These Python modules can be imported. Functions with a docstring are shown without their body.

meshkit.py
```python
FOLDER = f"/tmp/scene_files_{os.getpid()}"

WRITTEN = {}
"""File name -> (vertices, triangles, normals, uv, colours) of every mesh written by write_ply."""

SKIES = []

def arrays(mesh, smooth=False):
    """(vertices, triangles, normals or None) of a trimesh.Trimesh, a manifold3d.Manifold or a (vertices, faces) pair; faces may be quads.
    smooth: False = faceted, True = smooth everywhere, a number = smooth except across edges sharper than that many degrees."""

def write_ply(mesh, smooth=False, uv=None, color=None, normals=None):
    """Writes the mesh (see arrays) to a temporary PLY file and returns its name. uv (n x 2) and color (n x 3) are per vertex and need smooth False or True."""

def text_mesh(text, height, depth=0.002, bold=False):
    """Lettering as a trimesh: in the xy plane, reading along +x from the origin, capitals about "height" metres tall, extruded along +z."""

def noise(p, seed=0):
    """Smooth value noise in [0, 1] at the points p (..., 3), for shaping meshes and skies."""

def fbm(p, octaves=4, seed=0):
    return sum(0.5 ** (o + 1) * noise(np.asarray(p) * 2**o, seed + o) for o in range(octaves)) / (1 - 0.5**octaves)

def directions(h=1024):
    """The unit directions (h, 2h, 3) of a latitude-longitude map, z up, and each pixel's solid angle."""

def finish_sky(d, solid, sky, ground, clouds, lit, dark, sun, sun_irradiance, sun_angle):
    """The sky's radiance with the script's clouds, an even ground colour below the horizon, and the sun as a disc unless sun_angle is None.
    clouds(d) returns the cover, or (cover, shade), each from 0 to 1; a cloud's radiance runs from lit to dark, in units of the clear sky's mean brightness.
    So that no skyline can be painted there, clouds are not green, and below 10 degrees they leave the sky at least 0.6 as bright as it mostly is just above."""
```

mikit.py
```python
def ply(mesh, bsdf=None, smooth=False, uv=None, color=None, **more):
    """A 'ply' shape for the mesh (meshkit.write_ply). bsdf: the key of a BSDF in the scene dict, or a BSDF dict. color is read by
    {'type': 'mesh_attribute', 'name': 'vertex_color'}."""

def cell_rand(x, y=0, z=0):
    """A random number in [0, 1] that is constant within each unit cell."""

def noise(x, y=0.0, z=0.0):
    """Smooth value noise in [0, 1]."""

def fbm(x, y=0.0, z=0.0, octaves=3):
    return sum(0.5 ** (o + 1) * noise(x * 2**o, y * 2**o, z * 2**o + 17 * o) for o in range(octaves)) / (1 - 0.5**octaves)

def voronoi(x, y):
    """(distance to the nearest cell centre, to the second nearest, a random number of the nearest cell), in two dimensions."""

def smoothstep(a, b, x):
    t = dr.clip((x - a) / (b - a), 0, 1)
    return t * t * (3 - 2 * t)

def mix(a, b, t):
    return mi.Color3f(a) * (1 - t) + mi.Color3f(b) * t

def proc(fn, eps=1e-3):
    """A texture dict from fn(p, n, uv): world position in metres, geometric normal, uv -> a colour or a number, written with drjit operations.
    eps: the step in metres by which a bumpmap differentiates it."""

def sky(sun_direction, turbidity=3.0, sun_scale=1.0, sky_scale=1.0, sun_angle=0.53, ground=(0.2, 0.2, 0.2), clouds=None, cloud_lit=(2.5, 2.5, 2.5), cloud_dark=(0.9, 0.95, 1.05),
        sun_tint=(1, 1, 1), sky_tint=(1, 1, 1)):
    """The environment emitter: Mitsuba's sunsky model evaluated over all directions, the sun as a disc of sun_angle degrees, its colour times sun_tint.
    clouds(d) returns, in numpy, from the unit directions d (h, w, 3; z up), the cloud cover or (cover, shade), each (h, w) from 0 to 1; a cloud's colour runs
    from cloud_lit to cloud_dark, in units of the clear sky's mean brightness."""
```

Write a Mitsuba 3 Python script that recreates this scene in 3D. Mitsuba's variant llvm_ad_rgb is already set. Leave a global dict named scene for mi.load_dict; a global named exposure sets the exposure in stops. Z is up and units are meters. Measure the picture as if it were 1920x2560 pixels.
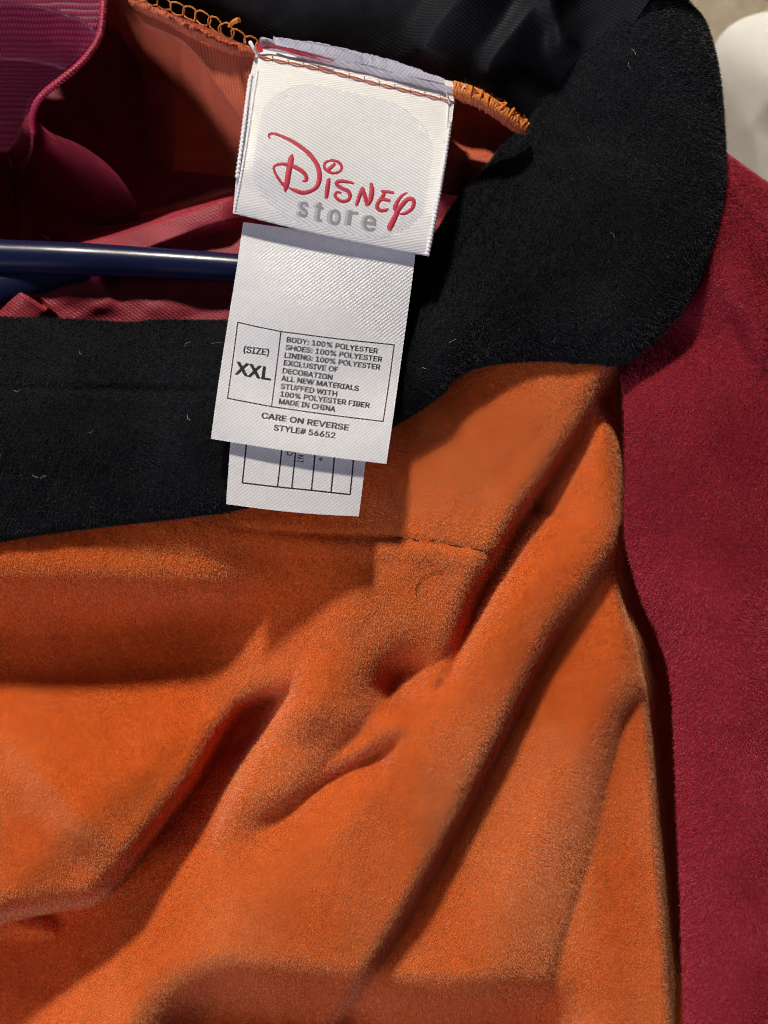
import math
import numpy as np, trimesh, drjit as dr, mitsuba as mi
import mikit, meshkit
from mikit import proc, noise, fbm, smoothstep, mix
from scipy.spatial import cKDTree
from scipy.ndimage import gaussian_filter

T = mi.ScalarTransform4f
scene, labels = {}, {}
rng = np.random.default_rng(7)

# ------------------------------------------------------------------ camera, lamps, exposure
CAM = 0.30                                   # lens height above the cloth, metres
exposure = 0.0
scene['camera'] = {'type': 'thinlens', 'to_world': T().look_at(origin=[0, 0, CAM], target=[0, 0, 0], up=[0, 1, 0]),
                   'fov': math.degrees(2 * math.atan(0.128 / CAM)), 'fov_axis': 'y', 'aperture_radius': 0.0016,
                   'focus_distance': CAM - 0.012, 'near_clip': 0.01, 'far_clip': 20.0}
LAMP = np.array([-0.31, 1.56, 1.02])
scene['room_light'] = {'type': 'constant', 'radiance': {'type': 'rgb', 'value': [0.030, 0.029, 0.040]}}
scene['unseen_bulb'] = {'type': 'sphere', 'center': LAMP.tolist(), 'radius': 0.085,
                 'emitter': {'type': 'area', 'radiance': {'type': 'rgb', 'value': [522, 478, 415]}}}  # out of view, placed to cast the main shadows down the cloth
scene['unseen_window'] = {'type': 'rectangle', 'to_world': T().look_at(origin=[-1.45, -1.15, 0.78], target=[0, 0, 0], up=[0, 0, 1]).scale([0.55, 0.45, 1]),
                   'emitter': {'type': 'area', 'radiance': {'type': 'rgb', 'value': [7.2, 6.9, 8.3]}}}  # out of view, placed to light the folds that face lower left


# ------------------------------------------------------------------ helpers
def W(x, y, z):
    """Tenths of a millimetre across the cloth (x right, y towards the hem) and height z in mm -> metres."""
    x, y, z = np.broadcast_arrays(np.asarray(x, float), np.asarray(y, float), np.asarray(z, float))
    z = z * 1e-3
    k = (CAM - z) / CAM * 1e-4
    return np.stack([(x - 960) * k, (1280 - y) * k, z], -1)


def spline(pts, n=200):
    """Catmull-Rom through the rows of pts (any number of columns), n samples evenly in length."""
    p = np.asarray(pts, float)
    p = np.vstack([2 * p[0] - p[1], p, 2 * p[-1] - p[-2]])
    out = []
    for i in range(1, len(p) - 2):
        t = np.linspace(0, 1, 24, endpoint=False)[:, None]
        a, b, c, d = p[i - 1:i + 3]
        out.append(0.5 * (2 * b + (c - a) * t + (2 * a - 5 * b + 4 * c - d) * t**2 + (3 * b - a - 3 * c + d) * t**3))
    out = np.vstack(out + [p[-2:-1]])
    L = np.r_[0, np.cumsum(np.linalg.norm(np.diff(out[:, :2], axis=0), axis=1) + 1e-9)]
    s = np.linspace(0, L[-1], n)
    return np.stack([np.interp(s, L, out[:, k]) for k in range(out.shape[1])], -1)


def sstep(a, b, x):
    t = np.clip((x - a) / (b - a), 0, 1)
    return t * t * (3 - 2 * t)


def side(X, Y, pts):
    """Signed distance to a curve (positive on the right-hand side of one walking down it, as seen in the view) and the share of its length."""
    c = spline(pts, 500)
    t = np.gradient(c, axis=0)
    t /= np.linalg.norm(t, axis=1, keepdims=True)
    d, i = cKDTree(c).query(np.stack([X.ravel(), Y.ravel()], -1))
    v = np.stack([X.ravel(), Y.ravel()], -1) - c[i]
    sgn = -np.sign(t[i, 0] * v[:, 1] - t[i, 1] * v[:, 0])
    return (d * sgn).reshape(X.shape), (i / 499.0).reshape(X.shape)


def fold(X, Y, pts, h, back, front, a=0.15, b=0.15, roll=55.0, lip=0.34):
    """A fold of cloth: it swells slowly over 'back' on the left of its edge and drops over 'front' on the right."""
    d, t = side(X, Y, pts)
    hh = np.interp(t, np.linspace(0, 1, len(h)), h) if np.ndim(h) else h
    w = sstep(0, max(a, 1e-6), t) * sstep(0, max(b, 1e-6), 1 - t)
    e = d + roll
    prof = np.where(e < 0, np.exp(-(e / back) ** 2), np.where(d < 0, 1 - lip * np.clip(e / roll, 0, 1) ** 2, (1 - lip) * np.exp(-(d / front) ** 2)))
    return hh * w * prof


def grid(nx, ny):
    i, j = np.meshgrid(np.arange(ny - 1), np.arange(nx - 1), indexing='ij')
    k = i * nx + j
    return np.stack([k, k + nx, k + nx + 1, k + 1], -1).reshape(-1, 4)


def sheet(P):
    """Grid of points (ny, nx, 3) -> (vertices, triangles) facing up when x runs right and y runs down."""
    q = grid(P.shape[1], P.shape[0])
    return P.reshape(-1, 3), np.vstack([q[:, [0, 1, 2]], q[:, [0, 2, 3]]])


def join(parts):
    v, f, k = [], [], 0
    for a, b in parts:
        v.append(a); f.append(np.asarray(b) + k); k += len(a)
    return np.vstack(v), np.vstack(f)


def add(key, mesh, bsdf, smooth=True, uv=None, color=None):
    base, n = key, 0
    while key in scene:
        n += 1
        key = f'{base}_{n:03d}'
    scene[key] = mikit.ply(mesh, bsdf, smooth=smooth, uv=uv, color=color)
    return key


def sweep(C, r, sides=8, cap=True):
    """A tube of radius r (per point) along the 3-D points C."""
    C = np.asarray(C, float)
    r = np.broadcast_to(np.asarray(r, float), (len(C),))
    t = np.gradient(C, axis=0)
    t /= np.linalg.norm(t, axis=1, keepdims=True) + 1e-15
    up = np.array([0, 0, 1.0])
    a = np.cross(t, up)
    bad = np.linalg.norm(a, axis=1) < 1e-3
    a[bad] = np.cross(t[bad], [1.0, 0, 0])
    a /= np.linalg.norm(a, axis=1, keepdims=True)
    b = np.cross(a, t)
    ang = np.arange(sides) * 2 * np.pi / sides
    v = C[:, None] + r[:, None, None] * (np.cos(ang)[None, :, None] * a[:, None] + np.sin(ang)[None, :, None] * b[:, None])
    i, j = np.meshgrid(np.arange(len(C) - 1), np.arange(sides), indexing='ij')
    q = np.stack([i * sides + j, i * sides + (j + 1) % sides, (i + 1) * sides + (j + 1) % sides, (i + 1) * sides + j], -1).reshape(-1, 4)
    f = [q[:, [0, 1, 2]], q[:, [0, 2, 3]]]
    v = v.reshape(-1, 3)
    if cap:
        n = len(v)
        v = np.vstack([v, C[0], C[-1]])
        k = np.arange(sides)
        f += [np.stack([k * 0 + n, (k + 1) % sides, k], -1), np.stack([k * 0 + n + 1, (len(C) - 1) * sides + k, (len(C) - 1) * sides + (k + 1) % sides], -1)]
    return v, np.vstack(f)


def hairs(points, normals, nap, length, radius, spread, up=1.0, seg=3):
    """Short fibres as tapering three-sided tubes, all in one mesh."""
    n = len(points)
    d = normals * up + nap + spread * rng.normal(size=(n, 3))
    d /= np.linalg.norm(d, axis=1, keepdims=True)
    bend = 0.45 * rng.normal(size=(n, 3)) + nap * 0.6
    s = np.linspace(0, 1, seg)[None, :, None]
    C = points[:, None] + length[:, None, None] * (d[:, None] * s + bend[:, None] * s**2 * 0.6)
    t = d
    a = np.cross(t, rng.normal(size=(n, 3)))
    a /= np.linalg.norm(a, axis=1, keepdims=True) + 1e-12
    bb = np.cross(t, a)
    ang = np.arange(3) * 2 * np.pi / 3
    ring = np.cos(ang)[None, :, None] * a[:, None] + np.sin(ang)[None, :, None] * bb[:, None]
    rad = radius * np.linspace(1, 0.25, seg)
    V = C[:, :, None] + rad[None, :, None, None] * ring[:, None]
    base = (np.arange(n) * seg * 3)[:, None, None]
    F = []
    for i in range(seg - 1):
        for j in range(3):
            p, q, r, w = i * 3 + j, i * 3 + (j + 1) % 3, (i + 1) * 3 + (j + 1) % 3, (i + 1) * 3 + j
            F += [[p, q, r], [p, r, w]]
    F = (np.array(F)[None] + base).reshape(-1, 3)
    return V.reshape(-1, 3), F


def scatter(v, f, n, keep=None):
    a, b2, c = v[f[:, 0]], v[f[:, 1]], v[f[:, 2]]
    nn = np.cross(b2 - a, c - a)
    ar = np.linalg.norm(nn, axis=1)
    w = ar.copy()
    if keep is not None:
        w = w * keep((a + b2 + c) / 3)
    i = rng.choice(len(f), n, p=w / w.sum())
    r1, r2 = np.sqrt(rng.random(n)), rng.random(n)
    p = a[i] * (1 - r1)[:, None] + b2[i] * (r1 * (1 - r2))[:, None] + c[i] * (r1 * r2)[:, None]
    nrm = nn[i] / (ar[i][:, None] + 1e-15)
    nrm *= np.where(nrm[:, 2:] < 0, -1, 1)
    return p, nrm



def pile(points, normals, length, width, tilt, angle, spread, seed, root, end):
    """Velour pile: every fibre a tapering blade (one triangle) that leans by 'tilt' towards 'angle' (radians, world) and strays by 'spread'."""
    r = np.random.default_rng(seed)
    n = len(points)
    lean = np.stack([np.cos(angle), np.sin(angle), 0 * angle], -1) * np.broadcast_to(tilt, (n,))[:, None]
    d = normals + lean + spread * r.normal(size=(n, 3))
    d /= np.linalg.norm(d, axis=1, keepdims=True)
    a = np.cross(d, r.normal(size=(n, 3)))
    a /= np.linalg.norm(a, axis=1, keepdims=True) + 1e-12
    L = (length * (0.7 + 0.6 * r.random(n)))[:, None]
    w = width * 0.5
    p = points - normals * 1e-4
    V = np.stack([p - a * w, p + a * w, p + d * L], 1).reshape(-1, 3)
    tip = r.random(n)[:, None]
    C = np.stack([np.tile(root, (n, 1)), np.tile(root, (n, 1)), np.array(root) * (1 - tip) * 0.3 + np.array(end) * (0.7 + 0.3 * tip)], 1).reshape(-1, 3)  # tips paler than roots: part of the grazing sheen is in this colour
    return (V, np.arange(3 * n).reshape(-1, 3)), C


def nap_field(p, seed, base, swing, scale):
    q = np.stack([p[:, 0] / scale, p[:, 1] / scale, 0 * p[:, 0]], -1)
    return math.radians(base) + math.radians(swing) * 2 * (meshkit.fbm(q, 3, seed) - 0.5), -0.25 + 1.6 * meshkit.fbm(q * 1.7, 3, seed + 1)


# ------------------------------------------------------------------ materials
def P(base, rough=0.7, spec=0.3, **k):
    base = base if isinstance(base, dict) else {'type': 'rgb', 'value': list(base)}
    return {'type': 'principled', 'base_color': base, 'roughness': rough, 'specular': spec, **k}


def cloth(key, inner, bump=None, scale=1e-4, eps=4e-5):
    if bump is not None:
        inner = {'type': 'bumpmap', 'arbitrary': proc(bump, eps), 'scale': scale, 'bsdf': inner}
    scene[key] = {'type': 'twosided', 'bsdf': inner}


def velour(key, col, lo, hi, bump_scale, sheen, tint, rough=0.85, spec=0.12):
    col = np.array(col)

    def colour(p, n, uv):
        a = fbm(p.x * 420 + 3, p.y * 420, p.z * 420, 3)
        b = noise(p.x * 2600, p.y * 1900, p.z * 2600)
        c = fbm(p.x * 55, p.y * 55, p.z * 55 + 9, 2)
        w = dr.clip(0.45 * a + 0.35 * b + 0.4 * c - 0.1, 0, 1)
        return mix((col * lo).tolist(), (col * hi).tolist(), w)

    def bump(p, n, uv):
        q = noise(p.x * 700, p.y * 500, p.z * 600)
        return 0.5 * noise(p.x * 2400 + q * 2, p.y * 1700, p.z * 2400) + 0.3 * noise(p.x * 5200, p.y * 3900, p.z * 5200) + 0.6 * q

    cloth(key, P(proc(colour), rough, spec, sheen=sheen, sheen_tint=tint), bump, bump_scale)


velour('orange_velour', [0.66, 0.125, 0.016], 0.72, 1.2, 2.6e-4, 1.0, 0.35)
velour('burgundy_velour', [0.195, 0.0135, 0.024], 0.62, 1.45, 3.6e-4, 0.9, 0.6)
velour('black_plush', [0.0062, 0.0068, 0.0085], 0.5, 1.7, 4.5e-4, 0.10, 0.0, 0.8, 0.12)


def knit(key, col, ang, pitch, scale, rough, spec, sheen=0.2, contrast=0.25):
    """Warp-knit back of the cloth: fine ribs, 'pitch' in tenths of a millimetre, at 'ang' degrees."""
    c, s, k = math.cos(math.radians(ang)), math.sin(math.radians(ang)), 2 * math.pi / (pitch * 1e-4)
    col = np.array(col)

    def rib(p):
        u, v = p.x * c + p.y * s, -p.x * s + p.y * c
        w = 0.0004 * fbm(p.x * 60, p.y * 60, 4.0, 2)
        return (0.5 + 0.5 * dr.sin((u + w) * k)) * (0.72 + 0.28 * dr.sin(v * k * 0.8 + 2.2 * dr.sin(u * k * 0.5)))

    def bump(p, n, uv):
        return rib(p)

    def colour(p, n, uv):
        return mix((col * (1 - contrast)).tolist(), (col * (1 + contrast * 0.6)).tolist(), dr.clip(rib(p), 0, 1)) * (0.85 + 0.3 * fbm(p.x * 200, p.y * 200, 2.0, 2))

    cloth(key, P(proc(colour), rough, spec, sheen=sheen, sheen_tint=0.5), bump, scale)


knit('orange_knit', [0.50, 0.105, 0.05], 8, 7.5, 1.1e-4, 0.6, 0.3)
knit('red_knit', [0.33, 0.030, 0.050], 55, 8, 1.0e-4, 0.55, 0.35)
def mag(uv):
    return (0.5 + 0.5 * dr.sin(uv.y * 2 * math.pi / 1.55e-3 + 0.5 * dr.sin(uv.x * 500))) * (0.55 + 0.45 * dr.sin(uv.x * 2 * math.pi / 8e-4 + 3.1 * dr.floor(uv.y / 1.55e-3)))


cloth('magenta_knit', P(proc(lambda p, n, uv: mix([0.12, 0.007, 0.028], [0.40, 0.03, 0.105], dr.clip(mag(uv), 0, 1))), 0.45, 0.4, sheen=0.3), lambda p, n, uv: mag(uv), 1.5e-4)
knit('black_knit', [0.0115, 0.012, 0.0155], 62, 7.5, 0.7e-4, 0.6, 0.22, contrast=0.4)


def satin(key, col, ang, pitch, scale, rough, spec, contrast=0.13, aniso=0.0):
    c, s, k = math.cos(math.radians(ang)), math.sin(math.radians(ang)), 2 * math.pi / (pitch * 1e-4)
    col = np.array(col)

    def rib(p):
        u, v = p.x * c + p.y * s, -p.x * s + p.y * c
        return (0.5 + 0.5 * dr.sin(u * k)) * (0.8 + 0.2 * dr.sin(v * k * 0.9 + dr.floor(u * k / 6.2832) * 2.1))

    def bump(p, n, uv):
        return rib(p) + 0.25 * noise(p.x * 9000, p.y * 9000, 1.0)

    def colour(p, n, uv):
        return mix((col * (1 - contrast)).tolist(), (col * (1 + contrast * 0.5)).tolist(), dr.clip(rib(p), 0, 1)) * (0.96 + 0.08 * fbm(p.x * 900, p.y * 900, 2.0, 2))

    cloth(key, P(proc(colour), rough, spec, sheen=0.2), bump, scale, 2e-5)


satin('care_satin', [0.79, 0.80, 0.81], 128, 7.0, 0.9e-4, 0.34, 0.65, 0.17)
satin('small_satin', [0.74, 0.74, 0.75], 128, 7.0, 0.7e-4, 0.45, 0.4, 0.2)
satin('woven_satin', [0.745, 0.755, 0.78], 58, 7.2, 0.8e-4, 0.45, 0.4, 0.22)
satin('shiny_satin', [0.81, 0.81, 0.80], 100, 6.5, 0.8e-4, 0.3, 0.8, 0.2)
cloth('white_thread', P([0.80, 0.80, 0.82], 0.5, 0.4, sheen=0.3))
cloth('print_ink', P([0.022, 0.022, 0.028], 0.6, 0.3))
cloth('grey_thread', P([0.27, 0.28, 0.30], 0.55, 0.3))
cloth('pale_grey_thread', P([0.46, 0.47, 0.50], 0.55, 0.3))


def red_bump(p, n, uv):
    return 0.5 + 0.5 * dr.sin((p.x * 0.8 + p.y * 0.6) * 2 * math.pi / 4.5e-4) + noise(p.x * 7000, p.y * 7000, 0.0)


cloth('red_thread', P([0.50, 0.028, 0.06], 0.42, 0.45, sheen=0.3), red_bump, 0.5e-4, 2e-5)
cloth('orange_thread', P([0.66, 0.22, 0.045], 0.55, 0.3, sheen=0.4, sheen_tint=0.5))
cloth('rust_thread', P([0.52, 0.12, 0.035], 0.55, 0.3))
cloth('dark_thread', P([0.10, 0.015, 0.004], 0.7, 0.2))
cloth('black_fibre', P([0.010, 0.0105, 0.013], 0.55, 0.22))
cloth('fibre', P({'type': 'mesh_attribute', 'name': 'vertex_color'}, 0.5, 0.28))
cloth('pale_fibre', P([0.32, 0.30, 0.27], 0.5, 0.4))


def cord_bump(p, n, uv):
    return 0.5 + 0.5 * dr.sin((p.x * 0.3 + p.y) * 2 * math.pi / 7.5e-4)


cloth('red_cord', P([0.42, 0.025, 0.06], 0.45, 0.5, sheen=0.3), cord_bump, 1.6e-4, 3e-5)
scene['navy_plastic'] = {'type': 'twosided', 'bsdf': {'type': 'bumpmap', 'arbitrary': proc(lambda p, n, uv: fbm(p.x * 300, p.y * 900, p.z * 900, 2), 1e-4), 'scale': 2e-5,
                         'bsdf': P([0.006, 0.010, 0.045], 0.28, 0.4, clearcoat=0.15, clearcoat_gloss=0.9)}}


def beige(p, n, uv):
    return mix([0.36, 0.30, 0.215], [0.52, 0.45, 0.34], fbm(p.x * 260, p.y * 260, 1.0, 3))


scene['beige_carpet'] = {'type': 'twosided', 'bsdf': {'type': 'diffuse', 'reflectance': proc(beige)}}
cloth('white_cotton', P([0.58, 0.58, 0.555], 0.8, 0.1), lambda p, n, uv: fbm(p.x * 2500, p.y * 2500, p.z * 2500, 2), 0.8e-4)

# ------------------------------------------------------------------ setting: carpet under everything
g = np.linspace(-1.5, 1.5, 40)
X, Y = np.meshgrid(g, -g)
add('floor', sheet(np.stack([X, Y, -0.125 + 0 * X], -1)), 'beige_carpet')
labels['floor'] = {'label': 'beige carpet far beneath the costume', 'kind': 'structure'}

# white pillow at the upper right
rho, th = np.meshgrid(np.r_[np.linspace(1e-3, 0.9, 60), np.linspace(0.905, 1, 40)], np.linspace(0, 2 * np.pi, 200))
pw = lambda a: np.sign(a) * np.abs(a) ** (2 / 6)
px, py = 2365 + 605 * rho * pw(np.cos(th)), 470 + 455 * rho * pw(np.sin(th))
pz = -121 + 105 * np.clip(1 - rho ** 3.5, 0, 1) ** 0.5
pz += (1 - rho ** 4) * (9.0 * meshkit.fbm(np.stack([px / 150, py / 190, px * 0], -1), 3, 5) + 2.5 * np.exp(-((px - 0.5 * py - 1700) / 30) ** 2) + 2.2 * np.exp(-((px + 0.75 * py - 2110) / 26) ** 2))
v1, f1 = sheet(W(px, py, pz))
f1 = f1[:, ::-1]
v2, f2 = sheet(W(px, py, -121 - 0.02 * (pz + 121)))
f2 = f2[:, ::-1]
add('pillow__cover', join([(v1, f1), (v2, f2[:, ::-1])]), 'white_cotton')
labels['pillow'] = {'label': 'white cotton pillow lying behind the costume at the upper right', 'category': 'pillow'}

# ------------------------------------------------------------------ costume: orange front
A_EDGE = [(1580, 850), (1530, 935), (1470, 1040), (1380, 1180), (1285, 1325), (1250, 1385), (1190, 1480), (1135, 1610), (1098, 1690), (1110, 1750), (1080, 1815), (1020, 1850), (940, 1882), (850, 1935), (740, 2005), (650, 2055), (590, 2110), (565, 2170)]
B_EDGE = [(1470, 930), (1525, 1060), (1555, 1180), (1562, 1290), (1545, 1370), (1480, 1470), (1385, 1600), (1240, 1880), (1100, 2150), (965, 2380), (850, 2570), (720, 2830)]
C_EDGE = [(1540, 1330), (1568, 1420), (1605, 1540), (1632, 1680), (1618, 1725), (1562, 1800), (1525, 1930), (1490, 2080), (1430, 2260), (1380, 2420), (1320, 2620), (1250, 2850)]
E_EDGE = [(1050, 1350), (900, 1490), (785, 1625), (726, 1712), (655, 1732), (592, 1776), (540, 1850), (485, 1945), (400, 2065), (310, 2180), (240, 2246), (150, 2262), (60, 2275), (0, 2290), (-150, 2340), (-400, 2420)]
F_EDGE = [(800, 1480), (770, 1570), (742, 1660), (722, 1745), (650, 1860), (590, 1960), (553, 2050), (540, 2120), (560, 2180)]


def drop(X, Y, pts, h, r, steep=24.0, flip=1):
    """How far a sheet falls at its rounded edge: nothing more than r inside the edge, h (along the edge) at it, and on down beyond it."""
    d, t = side(X, Y, pts)
    d = d * flip
    hh = np.interp(t, np.linspace(0, 1, len(h)), h)
    q = np.clip((d + r) / r, 0, 1)
    return hh * np.where(d < 0, 1 - np.sqrt(np.clip(1 - q * q, 0, 1)), 1 + d / steep)


def front_z(X, Y):
    fb = lambda sx, sy, o, seed: meshkit.fbm(np.stack([X / sx, Y / sy, X * 0], -1), o, seed) - 0.5
    z = 1.5 - 4.5 * sstep(1350, 1900, Y) + 0 * X
    # it sinks below the collar on the left and rises again
    low = sstep(900, 560, X + 0.35 * (Y - 1500))
    z += -19 * sstep(1330, 1580, Y + 0.10 * (X - 300)) * (1 - 0.55 * sstep(1620, 2100, Y)) * low
    z += 7.5 * np.exp(-((Y - 1450 - 0.03 * (X - 400)) / 58) ** 2) * sstep(820, 480, X) * sstep(-300, 300, X)
    # seam below the yoke
    d, t = side(X, Y, [(560, 1318), (800, 1336), (1000, 1346), (1100, 1358), (1190, 1370), (1245, 1392)])
    z += -1.0 * np.exp(-(d / 7) ** 2) * sstep(0, .1, t) * sstep(1, .97, t) + 0.9 * np.exp(-((d + 30) / 24) ** 2) * sstep(0, .3, t) * sstep(1, .95, t)
    z += 2.0 * fb(300, 300, 2, 3)
    # upper piece: swells along its tongue, a pocket beside the long roll
    up = z + 3.5 * np.exp(-((X - 670 - 0.55 * (1900 - Y)) / 110) ** 2) * sstep(1600, 1800, Y)
    up += -11 * np.exp(-(((X - 1005) * 0.75 + (Y - 1705) * 0.5) / 62) ** 2 - ((-(X - 1000) * 0.5 + (Y - 1705) * 0.8) / 85) ** 2)
    up += 5 * np.exp(-((X - 985) / 70) ** 2 - ((Y - 1810) / 55) ** 2) - 2.5 * np.exp(-((X - 900 - 0.9 * (1830 - Y)) / 40) ** 2) * sstep(1700, 1780, Y)
    up += -13 * sstep(1960, 2200, Y)
    up = up - drop(X, Y, A_EDGE, [5, 6, 7, 8, 9, 11, 12, 10, 7, 5, 4, 1, 0, 0, 0, 0, 0], 50, 10)
    up = up - drop(X, Y, F_EDGE, [0, 0, 1.5, 6, 10, 11, 10, 7, 4], 36, 11, -1)
    # the bulge on the left and its lower edge
    le = z + 10 * sstep(1650, 1980, Y) * sstep(760, 300, X) + 5.0 * np.exp(-((X - 90 - 0.75 * (Y - 1900)) / 75) ** 2) * sstep(1700, 1850, Y) * sstep(2230, 2050, Y)
    le += 2.0 * np.exp(-((X - 350 + 1.0 * (Y - 1900)) / 90) ** 2) * sstep(1700, 1850, Y)
    le = le - drop(X, Y, E_EDGE, [0, 0, 0, 2.5, 9, 13, 16, 18, 18, 17, 15, 12, 10, 9], 50, 9)
    le = le - 0.2 * np.clip(side(X, Y, E_EDGE)[0] - 50, 0, None)
    # the long roll: rounded right edge, a soft flank on its left
    d, t = side(X, Y, B_EDGE)
    w = np.interp(t, [0, .12, .25, .5, .75, 1], [10, 90, 140, 225, 340, 430])
    e = np.clip(-d - w, -400, 1000)
    sl = np.interp(t, [0, .3, .42, .52, .62, .8, 1], [.09, .10, .17, .17, .12, .085, .08])
    ro = np.interp(t, [0, .2, .5, 1], [-4, 0, 2.5, 3]) - 0.75 * sl * 16 * np.log1p(np.exp(np.clip(e / 16, -30, 60))) - 0.55 * sl * 50 * np.log1p(np.exp((e - 170) / 50)) - 1.8 * ((np.clip(-d, 0, w) - 0.5 * w) / (0.5 * w)) ** 2
    ro = ro - drop(X, Y, B_EDGE, [3, 4, 6, 8, 9, 10, 10, 11, 12, 13, 14, 15], 46, 9) + 1.2 * fb(220, 420, 2, 5)
    # right panel under it, its own right edge, and what lies under that
    pa = -9.5 + 3.0 * np.exp(-((X - 1480 + 0.45 * (Y - 1800)) / 120) ** 2) + 1.8 * fb(240, 300, 2, 6)
    pa = pa - drop(X, Y, C_EDGE, [3, 4, 5, 6, 6, 5, 3.5, 2.5, 2, 1.5, 1, 1], 80, 22)
    pa = pa - 0.2 * np.clip(-side(X, Y, B_EDGE)[0] - 40, 0, None)
    ba = -39 + 27 * sstep(500, 1500, X) + 1.6 * fb(300, 300, 2, 9)
    ba += 15 * np.exp(-((X - 640) / 110) ** 2 - ((Y - 2180) / 80) ** 2)
    ba += 9 * np.exp(-((X - 130) / 120) ** 2 - ((Y - 2335) / 45) ** 2) - 8 * np.exp(-((X + 20) / 120) ** 2 - ((Y - 2385) / 50) ** 2) + 5 * np.exp(-((X - 60 - 0.6 * (Y - 2500)) / 130) ** 2) * sstep(2400, 2520, Y)
    k = 0.6 + 7 * sstep(1760, 1880, Y) * sstep(1060, 900, X)
    m = 0.5 * (up + ro + np.sqrt((up - ro) ** 2 + k * k) - k)
    z = np.maximum.reduce([m, le, pa, ba])
    # deep groove along the edge of the upper piece
    d, t = side(X, Y, [(1530, 935), (1470, 1040), (1380, 1180), (1285, 1325), (1250, 1385), (1190, 1480), (1135, 1610), (1098, 1690)])
    z -= np.interp(t, [0, .12, .45, .6, .8, 1], [0, 3, 6, 9, 7, 3]) * np.exp(-((d - 22) / 20) ** 2)
    # crease across the lower end of the tongue
    d, t = side(X, Y, [(1000, 1852), (940, 1882), (850, 1932), (740, 2002), (650, 2050), (570, 2075)])
    z -= np.interp(t, [0, .1, .4, .7, .9], [2, 6.5, 5, 1.5, 0]) * np.where(d < 0, np.exp(-(d / 16) ** 2), np.exp(-(d / 75) ** 2)) * sstep(-60, 10, -side(X, Y, [(1090, 1700), (988, 1837), (870, 2000), (723, 2193)])[0])
    # added dip towards the bottom of the view, shaped to darken like a cast shadow
    ed = 2395 + 0.05 * (X - 700) + 12 * np.sin(X / 130.0)
    z += -20 * sstep(0, 170, Y - ed) * sstep(330, 560, X + 0.5 * (Y - 2480)) * sstep(1520, 1300, X)
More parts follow.
